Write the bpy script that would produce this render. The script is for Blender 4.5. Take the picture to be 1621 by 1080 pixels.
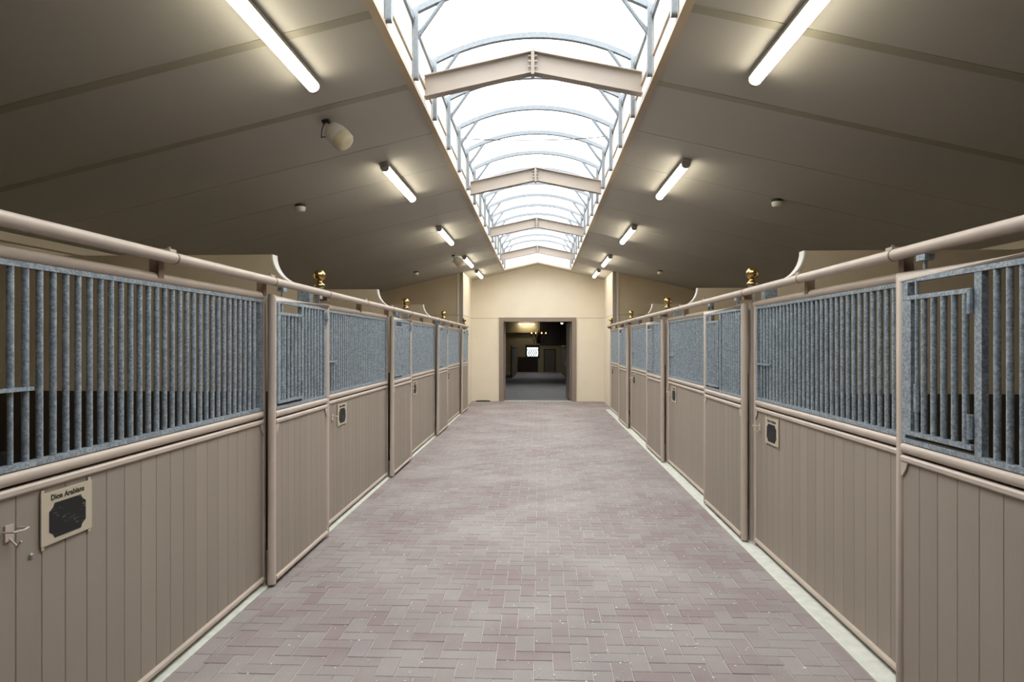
import bpy, math, random
from mathutils import Vector, Matrix
random.seed(7)
PI = math.pi
SC = bpy.context.scene
for o in list(bpy.data.objects): bpy.data.objects.remove(o)
COL = SC.collection

# ------------------------------------------------------------------ camera, sky, exposure
F_PX, W_PX = 1060.0, 1621.0
cam_d = bpy.data.cameras.new('camera'); cam_d.sensor_width = 36.0
cam_d.lens = F_PX / W_PX * 36.0
cam_d.shift_y = 3.5 / W_PX
cam_d.clip_start = 0.05
cam = bpy.data.objects.new('camera', cam_d); COL.objects.link(cam)
cam.location = (0.062, 0.0, 1.72)
cam.rotation_euler = (PI / 2, 0, math.atan(44.0 / F_PX))
SC.camera = cam

world = bpy.data.worlds.new('overcast_sky'); SC.world = world
world.use_nodes = True
bg = world.node_tree.nodes['Background']
bg.inputs['Color'].default_value = (0.96, 0.98, 1.0, 1)
# overcast sky: three times brighter at the zenith than at the horizon
_n = world.node_tree.nodes; _l = world.node_tree.links
_tc = _n.new('ShaderNodeTexCoord'); _sx = _n.new('ShaderNodeSeparateXYZ'); _l.new(_tc.outputs['Generated'], _sx.inputs[0])
_mr = _n.new('ShaderNodeMapRange'); _mr.inputs[1].default_value = 0.0; _mr.inputs[2].default_value = 1.0
SKY = 11.5
_mr.inputs[3].default_value = SKY / 3; _mr.inputs[4].default_value = SKY
_l.new(_sx.outputs['Z'], _mr.inputs[0]); _l.new(_mr.outputs[0], bg.inputs['Strength'])
LAMP = 30.0                       # emission of the ceiling lamps

SC.view_settings.view_transform = 'Standard'
SC.view_settings.look = 'None'
SC.view_settings.gamma = 1.0
SC.view_settings.use_curve_mapping = False
SC.view_settings.exposure = -0.35

# ------------------------------------------------------------------ materials
def lin(c):
    return tuple(((v / 255) / 12.92 if v / 255 <= 0.04045 else ((v / 255 + 0.055) / 1.055) ** 2.4) for v in c) + (1,)

def mat(name, rgb, rough=0.6, metal=0.0, var=0.0, scale=8.0, bump=0.0, bscale=60.0, coat=0.0, stretch=None, island=0.0, dirt=None):
    m = bpy.data.materials.new(name); m.use_nodes = True
    nt = m.node_tree; N = nt.nodes; L = nt.links
    b = N['Principled BSDF']
    b.inputs['Roughness'].default_value = rough
    b.inputs['Metallic'].default_value = metal
    if coat: b.inputs['Coat Weight'].default_value = coat
    tc = N.new('ShaderNodeTexCoord')
    src = tc.outputs['Object']
    if stretch:
        mp = N.new('ShaderNodeMapping'); mp.inputs['Scale'].default_value = stretch
        L.new(src, mp.inputs['Vector']); src = mp.outputs['Vector']
    base = lin(rgb)
    col = None
    if var:
        no = N.new('ShaderNodeTexNoise'); no.inputs['Scale'].default_value = scale; no.inputs['Detail'].default_value = 5
        L.new(src, no.inputs['Vector'])
        mr = N.new('ShaderNodeMapRange'); mr.inputs[1].default_value = 0.3; mr.inputs[2].default_value = 0.7
        mr.inputs[3].default_value = 1 - var; mr.inputs[4].default_value = 1 + var
        L.new(no.outputs['Fac'], mr.inputs[0])
        val = mr.outputs[0]
        if island:
            oi = N.new('ShaderNodeObjectInfo')
            m2 = N.new('ShaderNodeMapRange'); m2.inputs[3].default_value = 1 - island; m2.inputs[4].default_value = 1 + island
            L.new(oi.outputs['Random'], m2.inputs[0])
            mu = N.new('ShaderNodeMath'); mu.operation = 'MULTIPLY'
            L.new(val, mu.inputs[0]); L.new(m2.outputs[0], mu.inputs[1]); val = mu.outputs[0]
        sc = N.new('ShaderNodeVectorMath'); sc.operation = 'SCALE'
        sc.inputs[0].default_value = base[:3]
        L.new(val, sc.inputs['Scale'])
        L.new(sc.outputs[0], b.inputs['Base Color'])
    else:
        b.inputs['Base Color'].default_value = base
    if bump:
        nb = N.new('ShaderNodeTexNoise'); nb.inputs['Scale'].default_value = bscale; nb.inputs['Detail'].default_value = 3
        L.new(src, nb.inputs['Vector'])
        bp = N.new('ShaderNodeBump'); bp.inputs['Strength'].default_value = bump; bp.inputs['Distance'].default_value = 0.01
        L.new(nb.outputs['Fac'], bp.inputs['Height']); L.new(bp.outputs[0], b.inputs['Normal'])
    return m

def emit(name, rgb, strength):
    m = bpy.data.materials.new(name); m.use_nodes = True
    N = m.node_tree.nodes; N.remove(N['Principled BSDF'])
    e = N.new('ShaderNodeEmission'); e.inputs[0].default_value = lin(rgb); e.inputs[1].default_value = strength
    m.node_tree.links.new(e.outputs[0], N['Material Output'].inputs[0])
    return m

def galvanised():
    m = mat('galvanised_steel', (146, 160, 172), rough=0.42, metal=0.45)
    nt = m.node_tree; N = nt.nodes; L = nt.links; b = N['Principled BSDF']
    tc = N.new('ShaderNodeTexCoord')
    v = N.new('ShaderNodeTexVoronoi'); v.inputs['Scale'].default_value = 110
    n = N.new('ShaderNodeTexNoise'); n.inputs['Scale'].default_value = 22; n.inputs['Detail'].default_value = 4
    oi = N.new('ShaderNodeObjectInfo'); va = N.new('ShaderNodeVectorMath'); va.operation = 'MULTIPLY_ADD'
    va.inputs[1].default_value = (9, 7, 13)
    L.new(oi.outputs['Random'], va.inputs[0]); L.new(tc.outputs['Object'], va.inputs[2])
    L.new(va.outputs[0], v.inputs['Vector']); L.new(va.outputs[0], n.inputs['Vector'])
    bw = N.new('ShaderNodeRGBToBW'); L.new(v.outputs['Color'], bw.inputs[0])
    ad = N.new('ShaderNodeMath'); ad.operation = 'ADD'
    L.new(bw.outputs[0], ad.inputs[0]); L.new(n.outputs['Fac'], ad.inputs[1])
    hf = N.new('ShaderNodeMath'); hf.operation = 'MULTIPLY'; hf.inputs[1].default_value = 0.5
    L.new(ad.outputs[0], hf.inputs[0]); ad = hf
    r = N.new('ShaderNodeValToRGB')
    r.color_ramp.elements[0].position = 0.38; r.color_ramp.elements[0].color = lin((138, 149, 158))
    r.color_ramp.elements[1].position = 0.68; r.color_ramp.elements[1].color = lin((184, 195, 203))
    L.new(ad.outputs[0], r.inputs[0]); L.new(r.outputs[0], b.inputs['Base Color'])
    return m

def paver_mat():
    m = mat('paver_clay', (150, 130, 128), rough=0.75)
    nt = m.node_tree; N = nt.nodes; L = nt.links; b = N['Principled BSDF']
    g = N.new('ShaderNodeNewGeometry'); oi = N.new('ShaderNodeObjectInfo')
    ad = N.new('ShaderNodeMath'); ad.operation = 'ADD'
    L.new(g.outputs['Random Per Island'], ad.inputs[0]); L.new(oi.outputs['Random'], ad.inputs[1])
    fr = N.new('ShaderNodeMath'); fr.operation = 'FRACT'; L.new(ad.outputs[0], fr.inputs[0])
    r = N.new('ShaderNodeValToRGB')
    e = r.color_ramp.elements
    e[0].position = 0.0; e[0].color = lin((128, 112, 111))
    e[1].position = 1.0; e[1].color = lin((140, 131, 128))
    k = e.new(0.45); k.color = lin((134, 121, 119))
    k = e.new(0.8); k.color = lin((135, 126, 124))
    L.new(fr.outputs[0], r.inputs[0])
    n = N.new('ShaderNodeTexNoise'); n.inputs['Scale'].default_value = 1.1; n.inputs['Detail'].default_value = 4
    n2 = N.new('ShaderNodeTexNoise'); n2.inputs['Scale'].default_value = 160; n2.inputs['Detail'].default_value = 3
    L.new(g.outputs['Position'], n.inputs['Vector']); L.new(g.outputs['Position'], n2.inputs['Vector'])
    # pale dust lying in soft worn patches
    mr = N.new('ShaderNodeMapRange'); mr.inputs[1].default_value = 0.4; mr.inputs[2].default_value = 0.68
    mr.inputs[3].default_value = 0.0; mr.inputs[4].default_value = 0.55
    L.new(n.outputs['Fac'], mr.inputs[0])
    mx = N.new('ShaderNodeMixRGB'); mx.inputs[2].default_value = lin((164, 157, 151))
    L.new(mr.outputs[0], mx.inputs[0]); L.new(r.outputs[0], mx.inputs[1])
    m2 = N.new('ShaderNodeMapRange'); m2.inputs[1].default_value = 0.3; m2.inputs[2].default_value = 0.7
    m2.inputs[3].default_value = 0.86; m2.inputs[4].default_value = 1.12
    L.new(n2.outputs['Fac'], m2.inputs[0])
    sc = N.new('ShaderNodeVectorMath'); sc.operation = 'SCALE'
    L.new(mx.outputs[0], sc.inputs[0]); L.new(m2.outputs[0], sc.inputs['Scale'])
    L.new(sc.outputs[0], b.inputs['Base Color'])
    bp = N.new('ShaderNodeBump'); bp.inputs['Strength'].default_value = 0.25; bp.inputs['Distance'].default_value = 0.004
    L.new(n2.outputs['Fac'], bp.inputs['Height']); L.new(bp.outputs[0], b.inputs['Normal'])
    return m

def far_paver_mat():
    m = mat('far_pavers', (112, 106, 108), rough=0.7)
    nt = m.node_tree; N = nt.nodes; L = nt.links; b = N['Principled BSDF']
    g = N.new('ShaderNodeNewGeometry')
    br = N.new('ShaderNodeTexBrick'); br.inputs['Scale'].default_value = 4.0
    br.inputs['Color1'].default_value = lin((112, 103, 104)); br.inputs['Color2'].default_value = lin((96, 90, 93))
    br.inputs['Mortar'].default_value = lin((190, 186, 178)); br.inputs['Mortar Size'].default_value = 0.02
    L.new(g.outputs['Position'], br.inputs['Vector']); L.new(br.outputs[0], b.inputs['Base Color'])
    return m

def glazing_mat():
    m = bpy.data.materials.new('clear_glazing'); m.use_nodes = True
    nt = m.node_tree; N = nt.nodes; L = nt.links; N.remove(N['Principled BSDF'])
    t = N.new('ShaderNodeBsdfTransparent'); t.inputs[0].default_value = (0.93, 0.95, 0.96, 1)
    gl = N.new('ShaderNodeBsdfGlossy'); gl.inputs['Roughness'].default_value = 0.15
    mx = N.new('ShaderNodeMixShader'); mx.inputs[0].default_value = 0.04
    L.new(t.outputs[0], mx.inputs[1]); L.new(gl.outputs[0], mx.inputs[2]); L.new(mx.outputs[0], N['Material Output'].inputs[0])
    return m

def chalk_mat():
    m = mat('chalkboard', (20, 21, 24), rough=0.6)
    nt = m.node_tree; N = nt.nodes; L = nt.links; b = N['Principled BSDF']
    tc = N.new('ShaderNodeTexCoord'); mp = N.new('ShaderNodeMapping'); mp.inputs['Scale'].default_value = (1, 9, 40)
    mp.inputs['Rotation'].default_value = (0.25, 0, 0)
    L.new(tc.outputs['Object'], mp.inputs['Vector'])
    n = N.new('ShaderNodeTexNoise'); n.inputs['Scale'].default_value = 1.6; n.inputs['Detail'].default_value = 7; n.inputs['Distortion'].default_value = 1.2
    L.new(mp.outputs[0], n.inputs['Vector'])
    r = N.new('ShaderNodeValToRGB')
    r.color_ramp.elements[0].position = 0.60; r.color_ramp.elements[0].color = lin((9, 9, 11))
    r.color_ramp.elements[1].position = 0.74; r.color_ramp.elements[1].color = lin((120, 124, 124))
    L.new(n.outputs['Fac'], r.inputs[0]); L.new(r.outputs[0], b.inputs['Base Color'])
    return m

M = {
 'tan': mat('taupe_paint_gloss', (186, 171, 157), rough=0.38, var=0.06, scale=6),
 'board': mat('taupe_board', (149, 137, 124), rough=0.62, var=0.05, scale=5, stretch=(1, 1, 0.15), island=0.05, bump=0.06, bscale=90),
 'galv': galvanised(),
 'galv_dark': mat('darkened_galvanised_steel', (124, 129, 133), rough=0.5, metal=0.3, var=0.12, scale=40),  # galvanised steel darkened in colour to offset the over-bright sky on the arches
 'brass': mat('polished_brass', (204, 172, 112), rough=0.2, metal=1.0),
 'cream': mat('cream_plaster', (228, 217, 197), rough=0.85, var=0.03, scale=2, bump=0.08, bscale=40),
 'plaster': mat('tan_plaster', (196, 178, 150), rough=0.9, var=0.05, scale=3, bump=0.25, bscale=55),
 'white': mat('white_painted_board', (238, 234, 226), rough=0.6, var=0.02, scale=3),
 'kick': mat('dark_kick_board', (66, 53, 38), rough=0.7, var=0.1, scale=4),
 'back': mat('dark_backing', (60, 52, 44), rough=0.8),
 'ceil': mat('ceiling_panel', (186, 182, 172), rough=0.7, var=0.02, scale=1.2),
 'seam': mat('ceiling_seam', (120, 112, 92), rough=0.8),
 'strip': mat('seam_tape', (160, 155, 136), rough=0.6),
 'beam': mat('beam_paint', (160, 148, 136), rough=0.5, var=0.03, scale=4),
 'soffit': mat('tan_trim', (176, 158, 134), rough=0.6, var=0.04, scale=5),
 'kerb': mat('kerb_concrete', (200, 200, 190), rough=0.9, var=0.1, scale=14, bump=0.3, bscale=80),
 'sand': mat('joint_sand', (186, 178, 166), rough=0.95, var=0.1, scale=30),
 'bedding': mat('stall_floor', (84, 70, 50), rough=0.95, var=0.2, scale=10),
 'paver': paver_mat(),
 'farpaver': far_paver_mat(),
 'glass': glazing_mat(),
 'lampglow': emit('lamp_glow', (255, 246, 222), LAMP),
 'bulb': emit('warm_bulb', (255, 176, 96), 12.0),
 'housing': mat('lamp_housing', (150, 146, 136), rough=0.5),
 'spk_w': mat('speaker_white', (226, 222, 212), rough=0.5),
 'spk_g': mat('speaker_grille', (204, 190, 158), rough=0.6, bump=0.3, bscale=220),
 'black': mat('black_fitting', (32, 30, 28), rough=0.6),
 'brown': mat('bracket_brown', (128, 106, 88), rough=0.6),
 'plate': mat('plate_cream', (190, 178, 155), rough=0.45),
 'chalk': chalk_mat(),
 'ink': mat('sign_ink', (40, 34, 28), rough=0.7),
 'doorframe': mat('door_frame_paint', (138, 124, 112), rough=0.55, var=0.04, scale=4),
 'leaf': mat('door_leaf_paint', (122, 110, 100), rough=0.55, var=0.04, scale=4),
 'dwood': mat('dark_stained_wood', (58, 44, 34), rough=0.6, var=0.15, scale=5),
 'oldtan': mat('aged_tan_wall', (180, 162, 124), rough=0.9, var=0.05, scale=2),
 'dceil': mat('dark_ceiling', (84, 78, 64), rough=0.9),
 'iron': mat('dark_iron', (34, 28, 24), rough=0.5, metal=0.5),
 'green': mat('green_mat', (40, 62, 48), rough=0.95, var=0.2, scale=40, bump=0.5, bscale=200),
 'fleck': mat('pale_fleck', (240, 238, 230), rough=0.9),
 'screw': mat('screw_steel', (150, 148, 142), rough=0.4, metal=0.6),
}

# ------------------------------------------------------------------ mesh helpers
class MB:
    def __init__(self): self.v = []; self.f = []
    def add(self, vs, fs):
        n = len(self.v); self.v += [tuple(p) for p in vs]; self.f += [tuple(i + n for i in q) for q in fs]; return self
    def box(self, x0, x1, y0, y1, z0, z1):
        return self.add([(x0,y0,z0),(x1,y0,z0),(x1,y1,z0),(x0,y1,z0),(x0,y0,z1),(x1,y0,z1),(x1,y1,z1),(x0,y1,z1)],
                        [(0,3,2,1),(4,5,6,7),(0,1,5,4),(1,2,6,5),(2,3,7,6),(3,0,4,7)])
    def prism(self, prof, axis, a, b):
        """extrude a closed 2-D outline along an axis; outline is in the two other axes, in xyz order"""
        n = len(prof)
        def P(p, t):
            return (t, p[0], p[1]) if axis == 'x' else (p[0], t, p[1]) if axis == 'y' else (p[0], p[1], t)
        vs = [P(p, a) for p in prof] + [P(p, b) for p in prof]
        fs = [(i, (i+1) % n, (i+1) % n + n, i + n) for i in range(n)] + [tuple(range(n))[::-1], tuple(range(n, 2*n))]
        return self.add(vs, fs)
    def sweep(self, pts, r, seg=12, closed=False, caps=True):
        pts = [Vector(p) for p in pts]; n = len(pts)
        rings = []
        up = None
        for i in range(n):
            a = pts[i] - pts[i-1] if (i > 0 or closed) else pts[1] - pts[0]
            b = pts[(i+1) % n] - pts[i] if (i < n-1 or closed) else a
            if i == 0 and not closed: a = b
            a = a.normalized(); b = b.normalized()
            t = (a + b).normalized()
            if up is None:
                up = Vector((0, 0, 1)) if abs(a.z) < 0.9 else Vector((1, 0, 0))
                u = a.cross(up).normalized()
            u = (u - a * u.dot(a)).normalized()
            w = a.cross(u)
            ring = []
            for k in range(seg):
                an = 2 * PI * k / seg
                d = u * math.cos(an) * r + w * math.sin(an) * r
                den = a.dot(t)
                d2 = d - a * (d.dot(t) / den) if den > 0.2 else d
                ring.append(pts[i] + d2)
            rings.append(ring)
            u = (u - b * u.dot(b))
            if u.length < 1e-4: u = b.orthogonal()
            u.normalize()
        vs = [p for rg in rings for p in rg]; fs = []
        m = n if closed else n - 1
        for i in range(m):
            j = (i + 1) % n
            for k in range(seg):
                k2 = (k + 1) % seg
                fs.append((i*seg+k, i*seg+k2, j*seg+k2, j*seg+k))
        if caps and not closed:
            fs.append(tuple(range(seg))[::-1]); fs.append(tuple((n-1)*seg + k for k in range(seg)))
        return self.add(vs, fs)
    def tube(self, p, q, r, seg=12): return self.sweep([p, q], r, seg)
    def lathe(self, prof, c=(0, 0, 0), seg=24):
        vs = []; fs = []
        for (r, z) in prof:
            for k in range(seg):
                a = 2 * PI * k / seg
                vs.append((c[0] + r * math.cos(a), c[1] + r * math.sin(a), c[2] + z))
        for i in range(len(prof) - 1):
            for k in range(seg):
                k2 = (k + 1) % seg
                fs.append((i*seg+k, i*seg+k2, (i+1)*seg+k2, (i+1)*seg+k))
        fs.append(tuple(range(seg))[::-1]); fs.append(tuple((len(prof)-1)*seg + k for k in range(seg)))
        return self.add(vs, fs)
    def xf(self, mtx):
        self.v = [tuple(mtx @ Vector(p)) for p in self.v]; return self
    def mesh(self, name, material, smooth=False):
        me = bpy.data.meshes.new(name); me.from_pydata(self.v, [], self.f)
        me.materials.append(material)
        import bmesh
        bm = bmesh.new(); bm.from_mesh(me); bmesh.ops.recalc_face_normals(bm, faces=bm.faces); bm.to_mesh(me); bm.free()
        if smooth:
            for p in me.polygons: p.use_smooth = True
            me.set_sharp_from_angle(angle=math.radians(42))
        me.update(); return me
    def build(self, name, m, parent=None, smooth=False, loc=None, rz=0):
        return link(name, self.mesh(name, M[m], smooth), parent, loc, rz)

def link(name, me, parent=None, loc=None, rz=0):
    o = bpy.data.objects.new(name, me); COL.objects.link(o)
    if parent is not None: o.parent = parent
    if loc is not None: o.location = loc
    if rz: o.rotation_euler = (0, 0, rz)
    return o

def thing(name, label, cat, loc=(0, 0, 0), rz=0, group=None):
    o = bpy.data.objects.new(name, None); COL.objects.link(o)
    o.empty_display_size = 0.1
    o.location = loc; o.rotation_euler = (0, 0, rz)
    return tag(o, label, cat, group)

def tag(o, label, cat, group=None):
    o['label'] = label; o['category'] = cat
    if group: o['group'] = group
    return o

def struct(o, label=None):
    o['kind'] = 'structure'
    if label: o['label'] = label
    return o

def dup(o, parent=None, loc=None, rz=None, label=None):
    c = o.copy(); COL.objects.link(c); c.parent = parent
    if loc is not None: c.location = loc
    if rz is not None: c.rotation_euler = (0, 0, rz)
    if label: c['label'] = label
    for ch in KIDS.get(o.name, []): 
        d = dup(ch, c)
    return c
KIDS = {}
def index_children():
    KIDS.clear()
    for o in bpy.data.objects:
        if o.parent is not None: KIDS.setdefault(o.parent.name, []).append(o)

# ------------------------------------------------------------------ key dimensions (metres)
PITCH = 3.85
PL = [5.92 + PITCH * k for k in range(4)]          # partitions, left side of the aisle
PR = [5.86 + PITCH * k for k in range(4)]          # partitions, right side
XF = 1.91                                          # centre plane of the fixed fronts
DOOR_OFF = 0.08                                    # doors run this far in front of them
Y0, Y1 = -6.0, 19.82                               # hall, rear end and end wall
XW = 5.2                                           # outer walls
RIDGE, SLOPE = 4.04, 0.235
def roof(x): return RIDGE - SLOPE * abs(x)
WS = 1.0                                           # half width of the roof light
YS = 19.2                                          # far end of the roof light

# ------------------------------------------------------------------ floor: base, kerbs, herringbone bricks
floor = struct(MB().box(-2.2, 2.2, Y0, Y1 + 0.1, -0.2, -0.005).build('floor', 'sand'))
KL, KR = -1.85, 1.77
struct(MB().box(-2.2, KL, Y0, PL[3] + 0.05, -0.05, 0.004).build('trim_1', 'kerb'))
struct(MB().box(KR, 2.2, Y0, PR[3] + 0.05, -0.05, 0.004).build('trim_2', 'kerb'))
for i, s in enumerate((-1, 1)):
    xs = sorted((s * 2.2, s * XW))
    struct(MB().box(xs[0], xs[1], Y0, Y1 + 0.1, -0.2, -0.01).build('floor_stalls_' + ('left', 'right')[i], 'bedding'))

U = 0.103
def brick_mb(w, l, c=0.0025, h=0.05, g=0.0042):
    x, y = max(0.002, w / 2 - g / 2), max(0.002, l / 2 - g / 2); c = min(c, x * 0.5, y * 0.5)
    m = MB()
    vs = [(-x,-y,-h),(x,-y,-h),(x,y,-h),(-x,y,-h), (-x,-y,-c),(x,-y,-c),(x,y,-c),(-x,y,-c),
          (-x+c,-y+c,0),(x-c,-y+c,0),(x-c,y-c,0),(-x+c,y-c,0)]
    fs = [(0,1,5,4),(1,2,6,5),(2,3,7,6),(3,0,4,7),(4,5,9,8),(5,6,10,9),(6,7,11,10),(7,4,8,11),(8,9,10,11)]
    return m.add(vs, fs)
rects = []
Yb0, Yb1 = 2.6, Y1
def bounds(y):
    return (KL + U, KR - U) if y < PL[3] - 0.2 else (-1.95, 1.95)
for i in range(-24, 26):
    for j in range(-14, 168):
        v = (i - j) % 4
        x = -0.073 + (i - 3) * U; y = 3.735 + j * U
        if v == 0: r = [x, x + 2*U, y, y + U]
        elif v == 3: r = [x, x + U, y, y + 2*U]
        else: continue
        a, b = bounds(0.5 * (r[2] + r[3]))
        r[0] = max(r[0], a); r[1] = min(r[1], b); r[2] = max(r[2], Yb0); r[3] = min(r[3], Yb1)
        if r[1] - r[0] < 0.008 or r[3] - r[2] < 0.008: continue
        rects.append(r)
y = Yb0
while y < PL[3] - 0.25:
    rects.append([KL, KL + U, y, y + 2*U]); rects.append([KR - U, KR, y + 0.07, y + 0.07 + 2*U]); y += 2*U
rects.sort(key=lambda r: (r[2] + r[3]))
vis = [r for r in rects if (r[2] + r[3]) / 2 > 3.32]
hid = [r for r in rects if (r[2] + r[3]) / 2 <= 3.32]
cache = {}
for r in vis[:300]:
    key = (round(r[1]-r[0], 3), round(r[3]-r[2], 3))
    if key not in cache: cache[key] = brick_mb(*key).mesh('brick', M['paver'])
    o = link('brick', cache[key], floor, ((r[0]+r[1])/2, (r[2]+r[3])/2, random.uniform(-0.0012, 0.0012)))
    o.rotation_euler = (random.gauss(0, 0.004), random.gauss(0, 0.004), random.gauss(0, 0.004))
rest = MB()
for r in vis[300:] + hid:
    b = brick_mb(r[1]-r[0], r[3]-r[2])
    b.xf(Matrix.Translation(((r[0]+r[1])/2, (r[2]+r[3])/2, random.uniform(-0.0012, 0.0012))) @ Matrix.Rotation(random.gauss(0, 0.004), 4, 'Z') @ Matrix.Rotation(random.gauss(0, 0.004), 4, 'X'))
    rest.add(b.v, b.f)
o = rest.build('brick_paving', 'paver', floor); o['kind'] = 'stuff'
b = MB().box(-1.95, 1.95, Y0, Yb0, -0.06, 0.0).build('paving_slab', 'paver', floor)

fl = MB()
for k in range(1500):
    x = random.uniform(-1.6, 1.6); y = 3.3 + 16.2 * random.random() ** 1.3
    if random.random() < 0.4: x = random.gauss(0.55, 0.5)
    if not (-1.7 < x < 1.6): continue
    s = random.uniform(0.002, 0.0055); a = random.uniform(0, PI); q = MB()
    q.box(-s, s, -s * random.uniform(0.3, 0.8), s * 0.5, 0.001, 0.004)
    q.xf(Matrix.Translation((x, y, 0)) @ Matrix.Rotation(a, 4, 'Z')); fl.add(q.v, q.f)
o = fl.build('feed_flecks', 'fleck'); tag(o, 'pale flecks of straw and feed scattered over the brick aisle', 'straw'); o['kind'] = 'stuff'

# ------------------------------------------------------------------ walls of the hall
def wall(name, *boxes, m='cream'):
    w = MB()
    for b in boxes: w.box(*b)
    return struct(w.build(name, m))
DW, DH = 1.14, 2.48                    # doorway, outer edge of its frame
TOP = 4.3
SEAM = 2.46
XE = 1.95
# end wall: gable shaped pieces round the doorway, split at the panel joint
def gable(xa, xb, z0, y0, y1):
    pts = [(xa, z0), (xb, z0), (xb, roof(xb) + 0.05)]
    if xa < 0 < xb: pts.append((0, RIDGE + 0.05))
    pts.append((xa, roof(xa) + 0.05))
    return MB().prism(pts, 'y', y0, y1)
ew = struct(link('wall_end', MB().box(-XE - 0.15, XE + 0.15, Y1 + 0.01, Y1 + 0.012, SEAM - 0.02, SEAM + 0.02).mesh('wall_end', M['seam'])))
MB().box(-XE - 0.15, -DW, Y1, Y1 + 0.2, -0.05, SEAM - 0.005).build('wall_panel', 'cream', ew)
MB().box(DW, XE + 0.15, Y1, Y1 + 0.2, -0.05, SEAM - 0.005).build('wall_panel', 'cream', ew)
gable(-XE - 0.15, XE + 0.15, SEAM + 0.005, Y1, Y1 + 0.2).build('wall_panel', 'cream', ew)
for i, s in enumerate((-1, 1)):
    nm = ('left', 'right')[i]; yp = (PL, PR)[i][3]
    side = struct(link('wall_' + nm + '_return', MB().box(*sorted((s*(XE+0.03), s*(XE+0.05))), yp + 0.1, Y1 + 0.05, SEAM - 0.02, SEAM + 0.02).mesh('seam', M['seam'])))
    xs = sorted((s * XE, s * (XE + 0.15)))
    MB().box(xs[0], xs[1], yp + 0.02, Y1 + 0.02, -0.05, SEAM - 0.005).build('wall_panel', 'cream', side)
    MB().prism([(xs[0], SEAM + 0.005), (xs[1], SEAM + 0.005), (xs[1], roof(xs[1]) + 0.04), (xs[0], roof(xs[0]) + 0.04)], 'y', yp + 0.02, Y1 + 0.02).build('wall_panel', 'cream', side)
    cr = struct(link('wall_' + nm + '_cross', MB().box(*sorted((s * 2.1, s * XW)), yp + 0.06, yp + 0.07, SEAM - 0.02, SEAM + 0.02).mesh('seam', M['seam'])))
    xs = sorted((s * (XE + 0.08), s * (XW + 0.1)))
    MB().box(xs[0], xs[1], yp + 0.04, yp + 0.2, -0.05, SEAM - 0.005).build('wall_panel', 'plaster', cr)
    MB().prism([(xs[0], SEAM + 0.005), (xs[1], SEAM + 0.005), (xs[1], roof(xs[1]) + 0.04), (xs[0], roof(xs[0]) + 0.04)], 'y', yp + 0.04, yp + 0.2).build('wall_panel', 'plaster', cr)
    MB().box(*sorted((s * XE, s * (XE + 0.085))), yp - 0.0, yp + 0.06, 2.2, roof(XE) + 0.0).build('corner_trim', 'beam', cr)
    xs = sorted((s * XW, s * (XW + 0.2)))
    ow = struct(MB().box(xs[0], xs[1], Y0, Y1, -0.1, roof(XW) + 0.1).build('wall_' + nm, 'cream'))
    xs = sorted((s * (XW - 0.02), s * XW))
    MB().box(xs[0], xs[1], Y0, yp, 0, 1.29).build('kick_panel', 'kick', ow)
    xs = sorted((s * (XW - 0.03), s * XW))
    MB().box(xs[0], xs[1], Y0, yp, roof(XW) - 0.1, roof(XW) - 0.09).build('batten', 'soffit', ow)
struct(MB().box(-XW - 0.2, XW + 0.2, Y0 - 0.2, Y0, -0.2, 4.6).build('wall_rear', 'cream'))

# ------------------------------------------------------------------ ceiling: sloped panels each side of the roof light
ceil = struct(link('ceiling', MB().prism([(WS, roof(WS) + 0.06), (XW + 0.2, roof(XW + 0.2) + 0.06), (XW + 0.2, roof(XW + 0.2) + 0.2), (WS, roof(WS) + 0.2)], 'y', Y0 - 0.2, Y1 + 0.2)
    .prism([(-WS, roof(WS) + 0.06), (-XW - 0.2, roof(XW + 0.2) + 0.06), (-XW - 0.2, roof(XW + 0.2) + 0.2), (-WS, roof(WS) + 0.2)], 'y', Y0 - 0.2, Y1 + 0.2).mesh('ceiling', M['seam'])))
pw = 1.2; y = 4.2 - 9 * pw
cpm = {}
while y < Y1:
    ya, yb = max(y, Y0), min(y + pw, Y1 + 0.05)
    if yb - ya > 0.05:
        for s in (-1, 1):
            key = (s, round(yb - ya, 3))
            if key not in cpm:
                g = 0.006
                p = [(s * WS, roof(WS)), (s * (XW + 0.1), roof(XW + 0.1)), (s * (XW + 0.1), roof(XW + 0.1) + 0.055), (s * WS, roof(WS) + 0.055)]
                cpm[key] = MB().prism(p, 'y', g, yb - ya - g).mesh('ceiling_panel', M['ceil'])
            link('ceiling_panel', cpm[key], ceil, (0, ya, 0))
            if 2.5 < ya < 5.6:
                w = 0.045
                p = [(s * WS, roof(WS) - 0.004), (s * XW, roof(XW) - 0.004), (s * XW, roof(XW)), (s * WS, roof(WS))]
                MB().prism(p, 'y', ya - w, ya + w).build('seam_strip', 'strip', ceil)
    y += pw
for s in (-1, 1):   # short panels closing the ridge beyond the roof light
    for (a, b_) in ((YS + 0.05, Y1 + 0.05), (Y0 - 0.1, 1.2)):
        MB().prism([(0, roof(0)), (s * WS, roof(WS)), (s * WS, roof(WS) + 0.2), (0, roof(0) + 0.2)], 'y', a, b_).build('ceiling_panel', 'ceil', ceil)

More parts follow.
